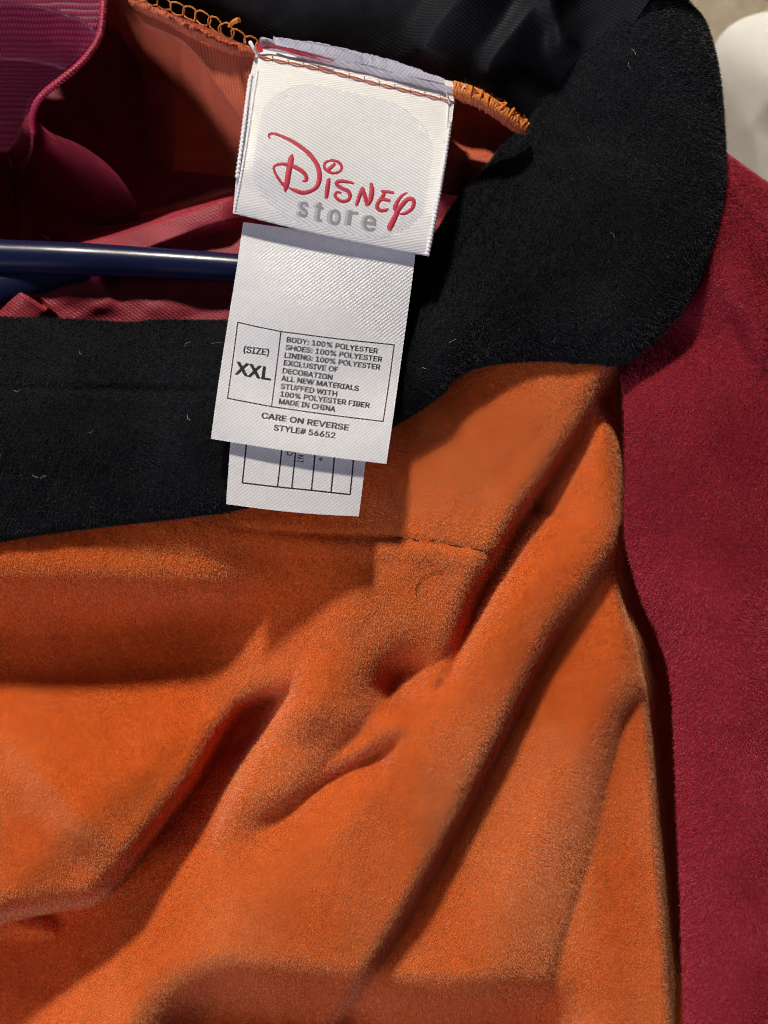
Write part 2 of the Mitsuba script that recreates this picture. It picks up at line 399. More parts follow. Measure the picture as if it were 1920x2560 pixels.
    # it sinks under the sleeve
    se = np.interp(Y, [850, 1330, 1410, 1500, 1600, 1710, 1880, 2200, 2560, 3400], [1545, 1562, 1578, 1605, 1650, 1678, 1687, 1700, 1711, 1740])
    wd = np.interp(Y, [900, 1300, 1420, 1550, 1700, 2560], [0, 5, 40, 60, 66, 34])
    z += -np.interp(Y, [1750, 2100], [45, 74]) * sstep(-wd - 2, -wd + 13, X - se)
    return z + 0.4 * fb(60, 60, 2, 8)


xs = np.r_[np.linspace(-900, -130, 40)[:-1], np.arange(-130, 1800, 4.0)]
ys = np.r_[np.arange(860, 2680, 4.0), np.linspace(2680, 3400, 40)[1:]]
X, Y = np.meshgrid(xs, ys)
Zf = front_z(X, Y)
Zf = gaussian_filter(Zf, 1.5)
add('plush_costume__front', sheet(W(X, Y, Zf)), 'orange_velour')
in_view = lambda c: (np.abs(c[:, 0]) < 0.118) & (np.abs(c[:, 1]) < 0.150)
fv, ff = sheet(W(X, Y, Zf))
fz = np.cross(fv[ff[:, 1]] - fv[ff[:, 0]], fv[ff[:, 2]] - fv[ff[:, 0]])
fz = np.clip(2.2 * np.abs(fz[:, 2]) / np.linalg.norm(fz, axis=1), 0, 1)
pp, pn = scatter(fv, ff, 1420000, lambda c: in_view(c) * fz)
ang, tl = nap_field(pp, 101, -75, 110, 0.035)
kx, ky = 960 + pp[:, 0] * 1e4, 1280 - pp[:, 1] * 1e4            # patches brushed the other way
for cx, cy, rx, ry, am in ((1270, 2120, 190, 260, 0.8), (1330, 1560, 60, 200, -0.6), (1480, 1640, 110, 200, -0.8), (1560, 2250, 70, 300, -0.7), (350, 1850, 260, 120, -0.6), (1010, 2000, 80, 220, -0.5), (700, 1900, 90, 120, 0.8), (940, 1560, 130, 100, 0.6), (250, 2080, 110, 90, 0.5), (60, 2120, 80, 80, -0.7), (200, 2480, 220, 80, -0.6)):
    tl = tl + am * np.exp(-((kx - cx) / rx) ** 2 - ((ky - cy) / ry) ** 2)
m, col = pile(pp, pn, 0.00078, 1.0e-4, tl * 0.9, ang, 0.24, 1, [0.71, 0.19, 0.052], [0.76, 0.43, 0.205])
add('plush_costume__front__pile', m, 'fibre', False, color=col)
labels['plush_costume__front__pile'] = {'kind': 'stuff'}
from scipy.interpolate import RegularGridInterpolator
front_at = RegularGridInterpolator((ys, xs), Zf, bounds_error=False, fill_value=0)

# ------------------------------------------------------------------ costume: burgundy sleeve
edge = spline([(1500, 150), (1500, 400), (1520, 700), (1545, 900), (1560, 1020), (1563, 1200), (1562, 1330), (1578, 1410), (1605, 1500), (1650, 1600), (1678, 1710), (1687, 1880), (1692, 2000), (1700, 2200), (1711, 2560), (1730, 3000)], 420)
top_y = 0
rows = []
tt = np.r_[-0.03, -0.02, np.linspace(0, 1, 170) ** 1.7]
for (ex, ey) in edge:
    rows.append([(ex + 14 * (t < -0.01) + (2700 - ex) * max(t, 0), ey) for t in tt])
S = np.array(rows)
SX, SY = S[..., 0], S[..., 1]
E = np.clip(SX - edge[:, :1], 0, None)
depth = np.interp(edge[:, 1], [500, 900, 1300, 1500, 1650, 2000, 2600], [3, 4, 6, 8, 9, 10, 10])[:, None]
sz = -1 + depth * (1 - np.exp(-E / 60)) + 2.5 * np.exp(-((E - 190) / 130) ** 2)
sz = sz - 20 * (tt[None, :] < -0.025) - 9 * (np.abs(tt[None, :] + 0.02) < 1e-6)
# upper right crease of the shoulder and the slope to the top edge
d1, t1 = side(SX, SY, [(1760, 560), (1810, 640), (1860, 740), (1905, 840), (1960, 980)])
sz += -7 * sstep(1100, 820, SY) * np.exp(-E / 500)
sz += 6.0 * np.exp(-(d1 / 36) ** 2) * sstep(.12, .5, t1) * sstep(1, .7, t1) - 9.0 * sstep(-10, 200, -d1) * sstep(1000, 800, SY)
d2, t2 = side(SX, SY, [(1810, 440), (1860, 500), (1920, 560), (2000, 640)])
sz += 0.9 * np.exp(-(d2 / 14) ** 2)
sz += 1.6 * (meshkit.fbm(np.stack([SX / 230, SY / 230, SX * 0], -1), 3, 11) - 0.5)
# the top edge of the shoulder: cloth drops away beyond the line (1800,380)-(1920,470)
dt = (SY - 384 - 0.70 * (SX - 1805))
shift = np.clip(-dt, 0, None)
SY = SY + shift
sz = sz - 22 * sstep(0, 300, shift) - 5 * np.exp(-np.clip(dt, 0, None) / 40)
sv, sf = sheet(W(SX, SY, sz))
add('plush_costume__sleeve', (sv, sf), 'burgundy_velour')
pp, pn = scatter(sv, sf, 300000, lambda c: in_view(c) & (c[:, 0] > 0.050))
ang, tl = nap_field(pp, 111, -100, 150, 0.03)
m, col = pile(pp, pn, 0.0010, 1.4e-4, tl * 0.9, ang, 0.32, 2, [0.45, 0.028, 0.048], [0.55, 0.075, 0.115])
add('plush_costume__sleeve__pile', m, 'fibre', False, color=col)
labels['plush_costume__sleeve__pile'] = {'kind': 'stuff'}

# ------------------------------------------------------------------ costume: black plush collar
A = [(-400, 800), (-200, 800), (0, 795), (163, 800), (325, 809), (391, 803), (564, 803), (740, 790), (900, 740), (1000, 680), (1060, 620), (1096, 579), (1125, 530), (1151, 492), (1190, 450), (1226, 405), (1265, 355), (1307, 307), (1345, 250), (1400, 174), (1446, 81), (1492, 0), (1530, -90), (1560, -200), (1560, -330)]
B = [(-400, 1400), (-200, 1385), (0, 1354), (152, 1330), (325, 1310), (467, 1294), (613, 1270), (770, 1205), (920, 1105), (1087, 1000), (1151, 937), (1238, 911), (1365, 903), (1539, 914), (1640, 850), (1706, 770), (1770, 637), (1805, 492), (1811, 376), (1796, 190), (1762, 60), (1718, 0), (1690, -60), (1660, -180), (1650, -330)]
N = 620
AB = spline(np.hstack([A, B]), N)
ab_s = np.linspace(0, 1, N)
tin = np.r_[0.012, 0.008, np.linspace(0, 1, 150), 0.992, 0.988]
drop = np.r_[-26, -8, np.zeros(150), -5, -9]
tin[2:-2] = 0.5 - 0.5 * np.cos(np.pi * tin[2:-2]) * 0.55 - 0.5 * (1 - 2 * tin[2:-2]) * 0.45
CX = AB[:, None, 0] * (1 - tin) + AB[:, None, 2] * tin
CY = AB[:, None, 1] * (1 - tin) + AB[:, None, 3] * tin
ex = AB[:, 0]
key_s = np.interp(np.arange(N), np.linspace(0, N - 1, N), ab_s)
# share of the way along the collar: 0 left front, about .5 beside the labels, 1 at the back
zin = np.interp(AB[:, 2], [-400, 0, 600, 1087, 1365], [2, 2, 2, 1, 0]) * (AB[:, 3] > 880) + (AB[:, 3] <= 880) * np.interp(AB[:, 1], [-200, 0, 300, 500], [4, 2, -1, -1])
zin = gaussian_filter(zin, 8)
zmid = gaussian_filter(np.interp(AB[:, 2], [-400, 0, 600, 900, 1087, 1250, 1400, 1700], [8.5, 8.5, 8.5, 9, 10, 10, 8, 7]), 8)
zout = gaussian_filter(np.interp(AB[:, 2], [-400, 0, 600, 900, 1087, 1200, 1260, 1400, 1700], [6, 6, 6.5, 8, 10, 8.5, 5.5, 3, 3]), 6)
b = 4 * tin * (1 - tin)
CZ = (zin[:, None] * (1 - tin) + zout[:, None] * tin) + (zmid - 0.5 * (zin + zout))[:, None] * b
CZ -= 3.5 * np.exp(-tin / 0.035) + 2.2 * np.exp(-(1 - tin) / 0.03)
left = sstep(700, 300, CX) * (CY > 700)
CZ -= 0.8 * np.exp(-((CY - 965 - 0.02 * CX) / 11) ** 2) * left
CZ += 1.1 * np.exp(-((CY - 1140 + 0.10 * CX) / 60) ** 2) * left
dc, tc = side(CX, CY, [(1420, 190), (1330, 330), (1270, 430), (1230, 500), (1180, 580), (1110, 700)])
CZ -= 0.7 * np.exp(-(dc / 9) ** 2) * sstep(0, .15, tc) * sstep(1, .85, tc)
CZ += 1.5 * (meshkit.fbm(np.stack([CX / 190, CY / 190, CX * 0], -1), 3, 21) - 0.5) + 0.5 * (meshkit.fbm(np.stack([CX / 30, CY / 30, CX * 0], -1), 2, 22) - 0.5)
CZ += drop[None, :]
CP = W(CX, CY, CZ)
cv, cf = sheet(CP.transpose(1, 0, 2))
add('plush_costume__collar', (cv, cf), 'black_plush')


pp, pn = scatter(cv, cf, 360000, in_view)
ang, tl = nap_field(pp, 121, -60, 160, 0.03)
m, col = pile(pp, pn, 0.00095, 1.3e-4, tl, ang, 0.26, 3, [0.0075, 0.008, 0.0105], [0.038, 0.040, 0.052])  # bluish tips carry the collar sheen in their colour
add('plush_costume__collar__pile', m, 'fibre', False, color=col)
labels['plush_costume__collar__pile'] = {'kind': 'stuff'}

# ------------------------------------------------------------------ costume: inside of the neck
seam = spline([(60, -140), (180, -90), (270, -40), (300, -20), (335, 0), (400, 22), (450, 42), (520, 70), (580, 98), (640, 118), (800, 150), (960, 185), (1140, 225), (1200, 250), (1262, 285), (1310, 320), (1360, 380)], 300)
hem = spline([(20, 440), (120, 432), (240, 420), (280, 418), (330, 418), (420, 424), (500, 432), (580, 442), (680, 452), (800, 462), (960, 472), (1080, 482), (1170, 492), (1250, 492), (1300, 485), (1350, 475), (1400, 470)], 300)
t = np.linspace(0, 1, 150)
BX = seam[:, None, 0] * (1 - t) + hem[:, None, 0] * t
BY = seam[:, None, 1] * (1 - t) + hem[:, None, 1] * t
lip = np.array([(0, -160), (180, -90), (300, -10), (335, 50), (365, 85), (410, 102), (455, 122), (500, 168), (545, 235), (590, 300), (660, 370), (760, 400), (1000, 430), (1400, 460)])
ly = np.interp(BX, lip[:, 0], lip[:, 1])
over = BY - ly
BZ = 3 - 0.012 * (BY - np.interp(BX, seam[:, 0], seam[:, 1])) - (40 + 24 * sstep(440, 330, BX)) * sstep(-25, 110, over) * sstep(1000, 640, BX) - 4 * np.exp(-((over + 10) / 40) ** 2) * 0
right = sstep(1080, 1180, BX)
BZ += right * (-6 - 10 * sstep(250, 340, BY - 0.2 * (BX - 1200)) + 9 * np.exp(-((BY - 405 - 0.2 * (BX - 1215)) / 36) ** 2) - 8 * sstep(440, 500, BY))
BZ += 0.6 * (meshkit.fbm(np.stack([BX / 60, BY / 60, BX * 0], -1), 2, 31) - 0.5)
add('plush_costume__back', sheet(W(BX, BY, BZ).transpose(1, 0, 2)), 'orange_knit')

# black inside of the collar behind the seam
t = np.linspace(0, 1, 160)
top = np.stack([np.linspace(100, 1900, 300), -420 + 0 * seam[:, 0]], -1)
LX = seam[:, None, 0] * (1 - t) + top[:, None, 0] * t + 12 * t
LY = (seam[:, None, 1] + 6) * (1 - t) + top[:, None, 1] * t
LZ = -4 - 2.4 * np.exp(-t / 0.05) + 26 * t + 0 * LX  # its rise above the view is shaped to shade the neck hollow
for pts, h, bk, fr in (([(1180, -120), (1145, 0), (1085, 80), (1030, 190)][::1], 7, 40, 130), ([(1360, -60), (1330, 20), (1270, 100), (1225, 165), (1228, 215), (1260, 260)], 5, 30, 60), ([(1380, -80), (1385, 20), (1400, 80), (1405, 160)], 4.5, 30, 40)):
    d, tl = side(LX, LY, pts)
    d = -d
    w = sstep(0, .1, tl) * sstep(1, .75, tl)
    LZ += h * w * np.where(d < 0, np.exp(-(d / fr) ** 2), np.exp(-(d / bk) ** 2))
LZ += 1.2 * (meshkit.fbm(np.stack([LX / 120, LY / 120, LX * 0], -1), 3, 41) - 0.5)
lv, lf = sheet(W(LX, LY, LZ).transpose(1, 0, 2))
add('plush_costume__collar_lining', (lv, lf[:, ::-1]), 'black_knit')

# unseen rest of the collar above the view, placed to shade the neck
t = np.linspace(0, 1, 60)
le = spline([(-700, -40, 2), (-300, -60, 8), (0, -62, 10), (150, -60, 10), (260, -58, 9), (330, -80, 8), (400, -120, 10), (520, -200, 12), (700, -330, 14)], 160)
lo = spline([(-800, -420, 0), (-400, -480, 4), (-100, -520, 6), (50, -540, 6), (180, -560, 6), (300, -590, 6), (420, -620, 6), (560, -660, 8), (760, -700, 8)], 160)
KX, KY, KZ = (le[:, None, k] * (1 - t) + lo[:, None, k] * t for k in range(3))
KZ = KZ + 5 * 4 * t * (1 - t) - 9 * np.exp(-t / 0.02) - 9 * np.exp(-(1 - t) / 0.02)
kv, kf = sheet(W(KX, KY, KZ).transpose(1, 0, 2))
add('plush_costume__collar', (kv, kf[:, ::-1]), 'black_plush')

# red lining deep in the neck
xs, ys = np.arange(-500, 1420, 5.0), np.arange(380, 900, 4.0)
X, Y = np.meshgrid(xs, ys)
Z = -20 + 2 * sstep(560, 640, Y) + 3.5 * sstep(660, 730, Y) + 3.5 * (meshkit.fbm(np.stack([X / 170, Y / 110, X * 0], -1), 3, 51) - 0.5)
Z += fold(X, Y, [(640, 478), (530, 500), (440, 530), (330, 572), (235, 615), (180, 660)][::-1], 6, 22, 120, 0.1, 0.2)
Z += 2 * sstep(300, 120, X) * sstep(680, 560, Y) - 40 * sstep(500, 470, Y + 0.32 * (X - 560)) * sstep(-100, 60, X)
Z += fold(X, Y, [(310, 545), (250, 575), (200, 605), (170, 640)], 4, 40, 12, 0.1, 0.1)
Z += fold(X, Y, [(120, 765), (95, 800), (80, 840)], 5, 60, 10, 0.2, 0.1)
Z += fold(X, Y, [(300, 730), (210, 770), (150, 820)], 3, 70, 30, 0.2, 0.1)
add('plush_costume__lining', sheet(W(X, Y, Z)), 'red_knit')

# magenta flap of the sleeve lining at the upper left and its corded edge
cord_pts = [(262, -120, 8), (262, -40, 8), (258, 40, 8), (250, 90, 7), (225, 132, 6), (190, 170, 5), (150, 202, 4), (115, 230, 2), (92, 258, 0), (82, 290, -5), (84, 330, -12)]
cord = spline(cord_pts, 160)
fe = spline(cord_pts + [(80, 380, -26), (60, 440, -44), (40, 520, -56)], 200)
t = np.linspace(0, 1, 120)
FX = fe[:, None, 0] * (1 - t) + (-420) * t
FY = fe[:, None, 1] + 0 * t
bendline = np.interp(FX, [-420, 0, 60, 130, 200, 236, 270], [20, 30, 34, 46, 72, 100, 150])
body = 8 - 62 * sstep(-25, 120, FY - bendline)
FZ = (1 - sstep(0, 0.04, t)) * fe[:, None, 2] + sstep(0, 0.04, t) * np.minimum(body, fe[:, None, 2] + 1.0)
fu = np.stack([(FX * 1e-4).T.ravel(), (np.broadcast_to(np.arange(200)[:, None] * 3.4e-4, FX.shape)).T.ravel()], -1)
add('plush_costume__sleeve_lining', sheet(W(FX, FY, FZ).transpose(1, 0, 2)), 'magenta_knit', uv=fu)
cc = cord[:]
add('plush_costume__sleeve_lining__binding', sweep(W(cc[:, 0], cc[:, 1], cc[:, 2] + 0.4), 9e-4 * (1 + 0.10 * np.sin(np.arange(160) * 2.0)), 10), 'red_cord')
# its lower turn, hanging into the neck
e2 = spline([(84, 262, -1), (98, 300, -8), (125, 330, -14), (200, 362, -16), (268, 410, -18), (315, 465, -21), (345, 520, -26), (352, 560, -34)], 120)
l2 = spline([(60, 300, -20), (40, 340, -34), (20, 380, -46), (10, 440, -56), (20, 490, -62), (60, 540, -64), (120, 575, -64), (200, 600, -64)], 120)
t = np.linspace(0, 1, 60)
GX, GY, GZ = (e2[:, None, k] * (1 - t) + l2[:, None, k] * t for k in range(3))
GZ = GZ - 4 * (1 - np.exp(-t / 0.1))
add('plush_costume__sleeve_lining__turn', sheet(W(GX, GY, GZ).transpose(1, 0, 2)[:, ::-1]), 'red_knit')
# dark side of the neck under the flap
t = np.linspace(0, 1, 50)
X, Y = np.meshgrid(np.linspace(-500, 700, 120), np.linspace(-260, 480, 90))
Z = -60 + 2 * (meshkit.fbm(np.stack([X / 150, Y / 150, X * 0], -1), 3, 61) - 0.5)
add('plush_costume__lining', sheet(W(X, Y, Z)), 'red_knit')

# seam allowance: fuzzy cut edge and overlock loops
def along(curve, s):
    c = spline(curve, 400)
    i = np.clip((np.asarray(s) * 399).astype(int), 0, 398)
    tg = c[i + 1] - c[i]
    tg = tg / np.linalg.norm(tg[:, :2], axis=1, keepdims=True)
    return c[i], tg


def ridge(curve, r0, seed):
    c = spline(curve, 260)
    w = np.interp(np.linspace(0, 1, 260), [0, .08, .9, 1], [0.4, 1, 1, 0.3])
    v, f = sweep(W(c[:, 0], c[:, 1], c[:, 2]), r0 * 1e-4 * w, 12)
    v = v + (meshkit.fbm(v * 1400, 2, seed)[:, None] - 0.5) * np.array([5e-4, 9e-4, 9e-4])
    return v, f


left_edge = [(328, -8, 5), (400, 20, 6), (460, 50, 6.5), (520, 78, 6.5), (575, 104, 6), (640, 124, 5)]
right_edge = [(1135, 226, 6), (1180, 236, 8), (1230, 262, 8.5), (1275, 292, 8), (1318, 322, 5)]
add('plush_costume__seam_allowance', ridge([(x - 6, y + 14, z - 1.5) for x, y, z in left_edge], 13, 71), 'orange_knit')
add('plush_costume__seam_allowance', ridge([(x, y + 8, z - 1) for x, y, z in right_edge], 17, 72), 'orange_knit')
up_edge = spline([(330, -30, 8), (400, -4, 9), (450, 12, 9), (520, 38, 9), (570, 66, 8.5), (610, 88, 7.5), (650, 104, 6)], 400)
dn_edge = spline([(330, -10, 6.5), (405, 18, 7.5), (455, 38, 7.8), (515, 62, 7.8), (565, 90, 7), (600, 108, 6.5), (645, 124, 6)], 400)
n_loop = 10
for i in range(n_loop):
    a0, a1 = int(i / n_loop * 395), int((i + 1) / n_loop * 395)
    j = (rng.random((8, 3)) - 0.5) * [11, 9, 1.2]
    u0, u1, w0, w1 = up_edge[a0], up_edge[a1], dn_edge[a0], dn_edge[a1]
    mid = (u0 + u1) / 2 + [0, -5, 0.4]
    ring = spline([w0 + j[0], w0 * 0.3 + u0 * 0.7 + j[1], u0 + [3, 0, 0.3] + j[2] * 0.5, mid + j[3] * 0.5, u1 + [-2, 0, 0], u1 * 0.6 + w1 * 0.4 + j[4], w1 + j[5] * 0.5, (w0 + w1) / 2 + [0, 4, 0.2] + j[6] * 0.5, w0 + [4, 1, 0.1]], 46)
    add('plush_costume__seam_allowance__overlock_loop', sweep(W(ring[:, 0], ring[:, 1], ring[:, 2]), 2.0e-4 + 0.4e-4 * np.sin(np.arange(46) * 1.9), 7), 'orange_thread')
tail = spline([(572, 66, 8.5), (580, 58, 11), (590, 52, 12.5), (598, 50, 13)], 20)
add('plush_costume__seam_allowance__thread_tail', sweep(W(tail[:, 0], tail[:, 1], tail[:, 2]), np.linspace(4e-4, 7e-4, 20), 8), 'orange_thread')
# dense wraps on the right
n = 34
for i in range(n):
    c, tg = along(right_edge, [(i + rng.random() * 0.5) / n])
    c, tg = c[0], tg[0]
    nx, ny = -tg[1], tg[0]
    k = 1 - 0.45 * i / n
    o = rng.normal(size=3) * [6, 6, 0.5]
    pts = [(c[0] + nx * 16 * k + 6, c[1] + ny * 16 * k, c[2] - 1.2), (c[0] + nx * 4, c[1] + ny * 4, c[2] + 1.9), (c[0] - nx * 14 * k + o[0], c[1] - ny * 14 * k + o[1], c[2] + 1.6), (c[0] - nx * 22 * k - 5, c[1] - ny * 22 * k, c[2] - 1.2)]
    r = spline(pts, 18)
    add('plush_costume__seam_allowance_001__overlock_wrap', sweep(W(r[:, 0], r[:, 1], r[:, 2]), 3.4e-4, 6), 'orange_thread')
hv, hf = ridge([(x, y, z + 0.6) for x, y, z in right_edge], 14, 75)
hp, hn = scatter(hv, hf, 900)
add('plush_costume__seam_allowance_001__fuzz', hairs(hp, hn, np.zeros((900, 3)), 0.0004 + 0.0008 * rng.random(900), 4.5e-5, 0.8), 'orange_thread')
labels['plush_costume__seam_allowance_001__fuzz'] = {'kind': 'stuff'}

# stitches of the yoke seam
for (x0, y0, dx, dy) in ((985, 1343, 20, 3), (1032, 1347, 16, 4), (1074, 1352, 14, -6), (1120, 1361, 40, 6), (1175, 1369, 44, 9)):
    q = np.linspace(0, 1, 10)
    xx, yy = x0 + dx * q, y0 + dy * q + 1.5 * np.sin(q * 3)
    zz = front_at(np.stack([yy, xx], -1)) + 0.15
    add('plush_costume__front__stitch', sweep(W(xx, yy, zz), 2.0e-4 * np.sin(np.pi * (0.1 + 0.8 * q)), 6), 'dark_thread')
q = np.linspace(0, 1, 40)
h = spline([(1042, 1495), (1040, 1470), (1056, 1445), (1085, 1430), (1110, 1428)], 40)
add('plush_costume__front__hair', sweep(W(h[:, 0], h[:, 1], front_at(h[:, ::-1]) + 0.5), 0.9e-4, 5), 'dark_thread')
# stray pale fibres caught in the collar
for i in range(26):
    k = rng.integers(20, N - 60)
    m = rng.integers(25, 125)
    c = np.array([CX[k, m], CY[k, m], CZ[k, m] + 1.0])
    a = rng.random() * 6.28
    ln = rng.uniform(6, 20) * (2.0 if i % 9 == 0 else 1)
    dv = np.array([math.cos(a), math.sin(a), 0]) * ln
    side_v = np.array([-dv[1], dv[0], 0]) * rng.uniform(-0.35, 0.35)
    r = spline([c - dv / 2, c + side_v + [0, 0, 0.4], c + dv / 2 + [0, 0, 0.7]], 10)
    add('plush_costume__collar__fibre', sweep(W(r[:, 0], r[:, 1], r[:, 2]), 0.35e-4 + 0.3e-4 * rng.random(), 4), 'pale_fibre')
labels['plush_costume'] = {'label': 'orange and burgundy plush costume with black collar, lying open at the neck', 'category': 'costume'}
labels['plush_costume__sleeve_lining'] = {'label': 'shiny magenta ribbed knit flap'}
labels['plush_costume__back'] = {'label': 'orange ribbed knit inside of the neck'}
labels['plush_costume__collar'] = {'label': 'wide black plush collar'}
labels['plush_costume__sleeve'] = {'label': 'burgundy velour sleeve'}
labels['plush_costume__front'] = {'label': 'orange velour front in deep folds'}

# ------------------------------------------------------------------ hanger
c = spline([(-420, 632, -10.5), (-150, 636, -10.5), (0, 642, -10.5), (190, 648, -10.5), (386, 658, -12.0), (590, 671, -11.5), (800, 690, -12.5), (1000, 712, -13.5), (1180, 735, -14.5)], 160)
wd = np.interp(c[:, 0], [-400, 0, 600, 1200], [44, 43, 36, 32]) * 1.04e-4
add('clothes_hanger__bar', sweep(W(c[:, 0], c[:, 1], c[:, 2]), wd, 28), 'navy_plastic', smooth=50)
c = spline([(-420, 835, -10.5), (-200, 770, -10.5), (0, 716, -11.5), (130, 685, -12.5), (240, 664, -13.5), (330, 655, -14.5)], 120)
wd = np.interp(c[:, 0], [-400, 0, 200, 330], [66, 64, 38, 14]) * 1e-4
av, af = sweep(W(c[:, 0], c[:, 1], c[:, 2]), wd, 24)
av[:, 2] = -0.0135 + (av[:, 2] + 0.012) * 0.7
add('clothes_hanger__arm', (av, af), 'navy_plastic', smooth=50)
labels['clothes_hanger'] = {'label': 'glossy navy blue plastic hanger inside the costume neck', 'category': 'clothes hanger'}


# ------------------------------------------------------------------ labels
def quad_inv(x, y, q):
    """(u, v) in the quadrilateral q = top-left, top-right, bottom-right, bottom-left, by its projective map."""
    src = np.array([[0, 0], [1, 0], [1, 1], [0, 1]], float)
    M = []
    for (a, b2), (c2, d2) in zip(q, src):
        M += [[a, b2, 1, 0, 0, 0, -c2 * a, -c2 * b2, -c2], [0, 0, 0, a, b2, 1, -d2 * a, -d2 * b2, -d2]]
    h = np.linalg.svd(np.array(M))[2][-1].reshape(3, 3)
    k = h[2, 0] * x + h[2, 1] * y + h[2, 2]
    return (h[0, 0] * x + h[0, 1] * y + h[0, 2]) / k, (h[1, 0] * x + h[1, 1] * y + h[1, 2]) / k


def ribbon(L, R, zf, bottom=0, nu=70, thick=0.35, wave=0.0, vs=None):
    """Tape between a left and a right edge (curves down the tape), with real thickness; zf(x, y) gives its height."""
    n = len(L)
    u = np.linspace(0, 1, nu)
    x = L[:, None, 0] * (1 - u) + R[:, None, 0] * u
    y = L[:, None, 1] * (1 - u) + R[:, None, 1] * u
    y = y + bottom * np.linspace(0, 1, n)[:, None] ** 2 * np.sin(np.pi * u)
    z = zf(x, y)
    v1, f1 = sheet(W(x, y, z))
    v2, f2 = sheet(W(x, y, z - thick))
    m = [(v1, f1), (v2, f2[:, ::-1])]
    top, low = W(x, y, z), W(x, y, z - thick)
    for idx in (np.s_[:, 0], np.s_[:, -1], np.s_[0], np.s_[-1]):
        a, b2 = top[idx], low[idx]
        k = np.arange(len(a) - 1)
        v = np.vstack([a, b2])
        m.append((v, np.vstack([np.stack([k, k + 1, k + 1 + len(a)], -1), np.stack([k, k + 1 + len(a), k + len(a)], -1)])))
    return join(m)


# heights of the three labels
QW = [(645, 146), (1133, 258), (1074, 640), (582, 533)]
def z_woven(x, y):
    u, v = quad_inv(x, y, QW)
    return 3.2 + 13.2 * sstep(-0.45, 0.75, v) ** 1.2 - 1.6 * np.clip(v - 0.9, 0, 1) ** 2 * 100 * 0.3 + 0.9 * np.sin(np.pi * np.clip(u, 0, 1)) * np.clip(v, 0, 1) + 0.7 * np.sin(5.5 * u + 1.2) * sstep(0.05, 0.4, v) * sstep(1, 0.6, v)


QC = [(607, 560), (1040, 630), (966, 1160), (527, 1097)]
def z_care(x, y):
    u, v = quad_inv(x, y, QC)
    return 12.8 + 0.8 * np.sin(2.6 * v + 0.4) + 2.6 * sstep(0.55, 1.05, v) + 0.8 * np.sin(np.pi * np.clip(u, 0, 1)) - 0.45 * np.cos(6 * v + 3 * u) + 0.25 * np.sin(9 * v - 5 * u)


QS = [(583, 1000), (925, 1050), (897, 1290), (565, 1260)]
def z_small(x, y):
    u, v = quad_inv(x, y, QS)
    return 12.6 + 1.2 * v + 0.6 * np.sin(3 * u + 0.5) * v


def flat_poly(tris2d, zf, lift):
    v, f = tris2d
    return W(v[:, 0], v[:, 1], zf(v[:, 0], v[:, 1]) + lift), f


def text_at(text, p0, p1, cap, upv, bold=False):
    """2-D triangles of the text, baseline from p0 to p1, capitals 'cap' tall along upv."""
    m = meshkit.text_mesh(text, 1.0, 0.01, bold)
    v, f = np.array(m.vertices), np.array(m.faces)
    topf = f[(v[f][:, :, 2] > 0.005).all(1)]
    used, inv = np.unique(topf, return_inverse=True)
    v, f = v[used][:, :2], inv.reshape(-1, 3)
    v[:, 0] = (v[:, 0] - v[:, 0].min()) / (v[:, 0].max() - v[:, 0].min())
    p0, p1, upv = np.array(p0, float), np.array(p1, float), np.array(upv, float)
    upv = upv / np.linalg.norm(upv)
    return p0 + v[:, :1] * (p1 - p0) + v[:, 1:] * cap * upv, f


def heavy(text, p0, p1, cap, upv, zf, grow):
    """Heavier print: the same letters laid over one another a little apart."""
    v, f = text_at(text, p0, p1, cap, upv, True)
    return join([flat_poly((v + [dx, dy], f), zf, 0.05 + 0.006 * i) for i, (dx, dy) in enumerate(((-grow, 0), (grow, 0), (0, grow * 0.4)))])


def stroke_line(pts, w):
    """2-D triangles of a printed line of width w through pts."""
    c = spline(pts, max(12, int(np.linalg.norm(np.diff(np.array(pts, float), axis=0), axis=1).sum() / 10)))
    tg = np.gradient(c, axis=0)
    tg /= np.linalg.norm(tg, axis=1, keepdims=True)
    nn = np.stack([-tg[:, 1], tg[:, 0]], -1)
    jit = 1 + 0.16 * (meshkit.noise(np.stack([c[:, 0] * 0.35, c[:, 1] * 0.35, c[:, 0] * 0], -1)) - 0.5)
    ww = (w / 2 * jit)[:, None]
    v = np.vstack([c - nn * ww, c + nn * ww])
    k = np.arange(len(c) - 1)
    n = len(c)
    return v, np.vstack([np.stack([k, k + 1, k + 1 + n], -1), np.stack([k, k + 1 + n, k + n], -1)])


def j2(parts):
    return join([(np.asarray(v), f) for v, f in parts])


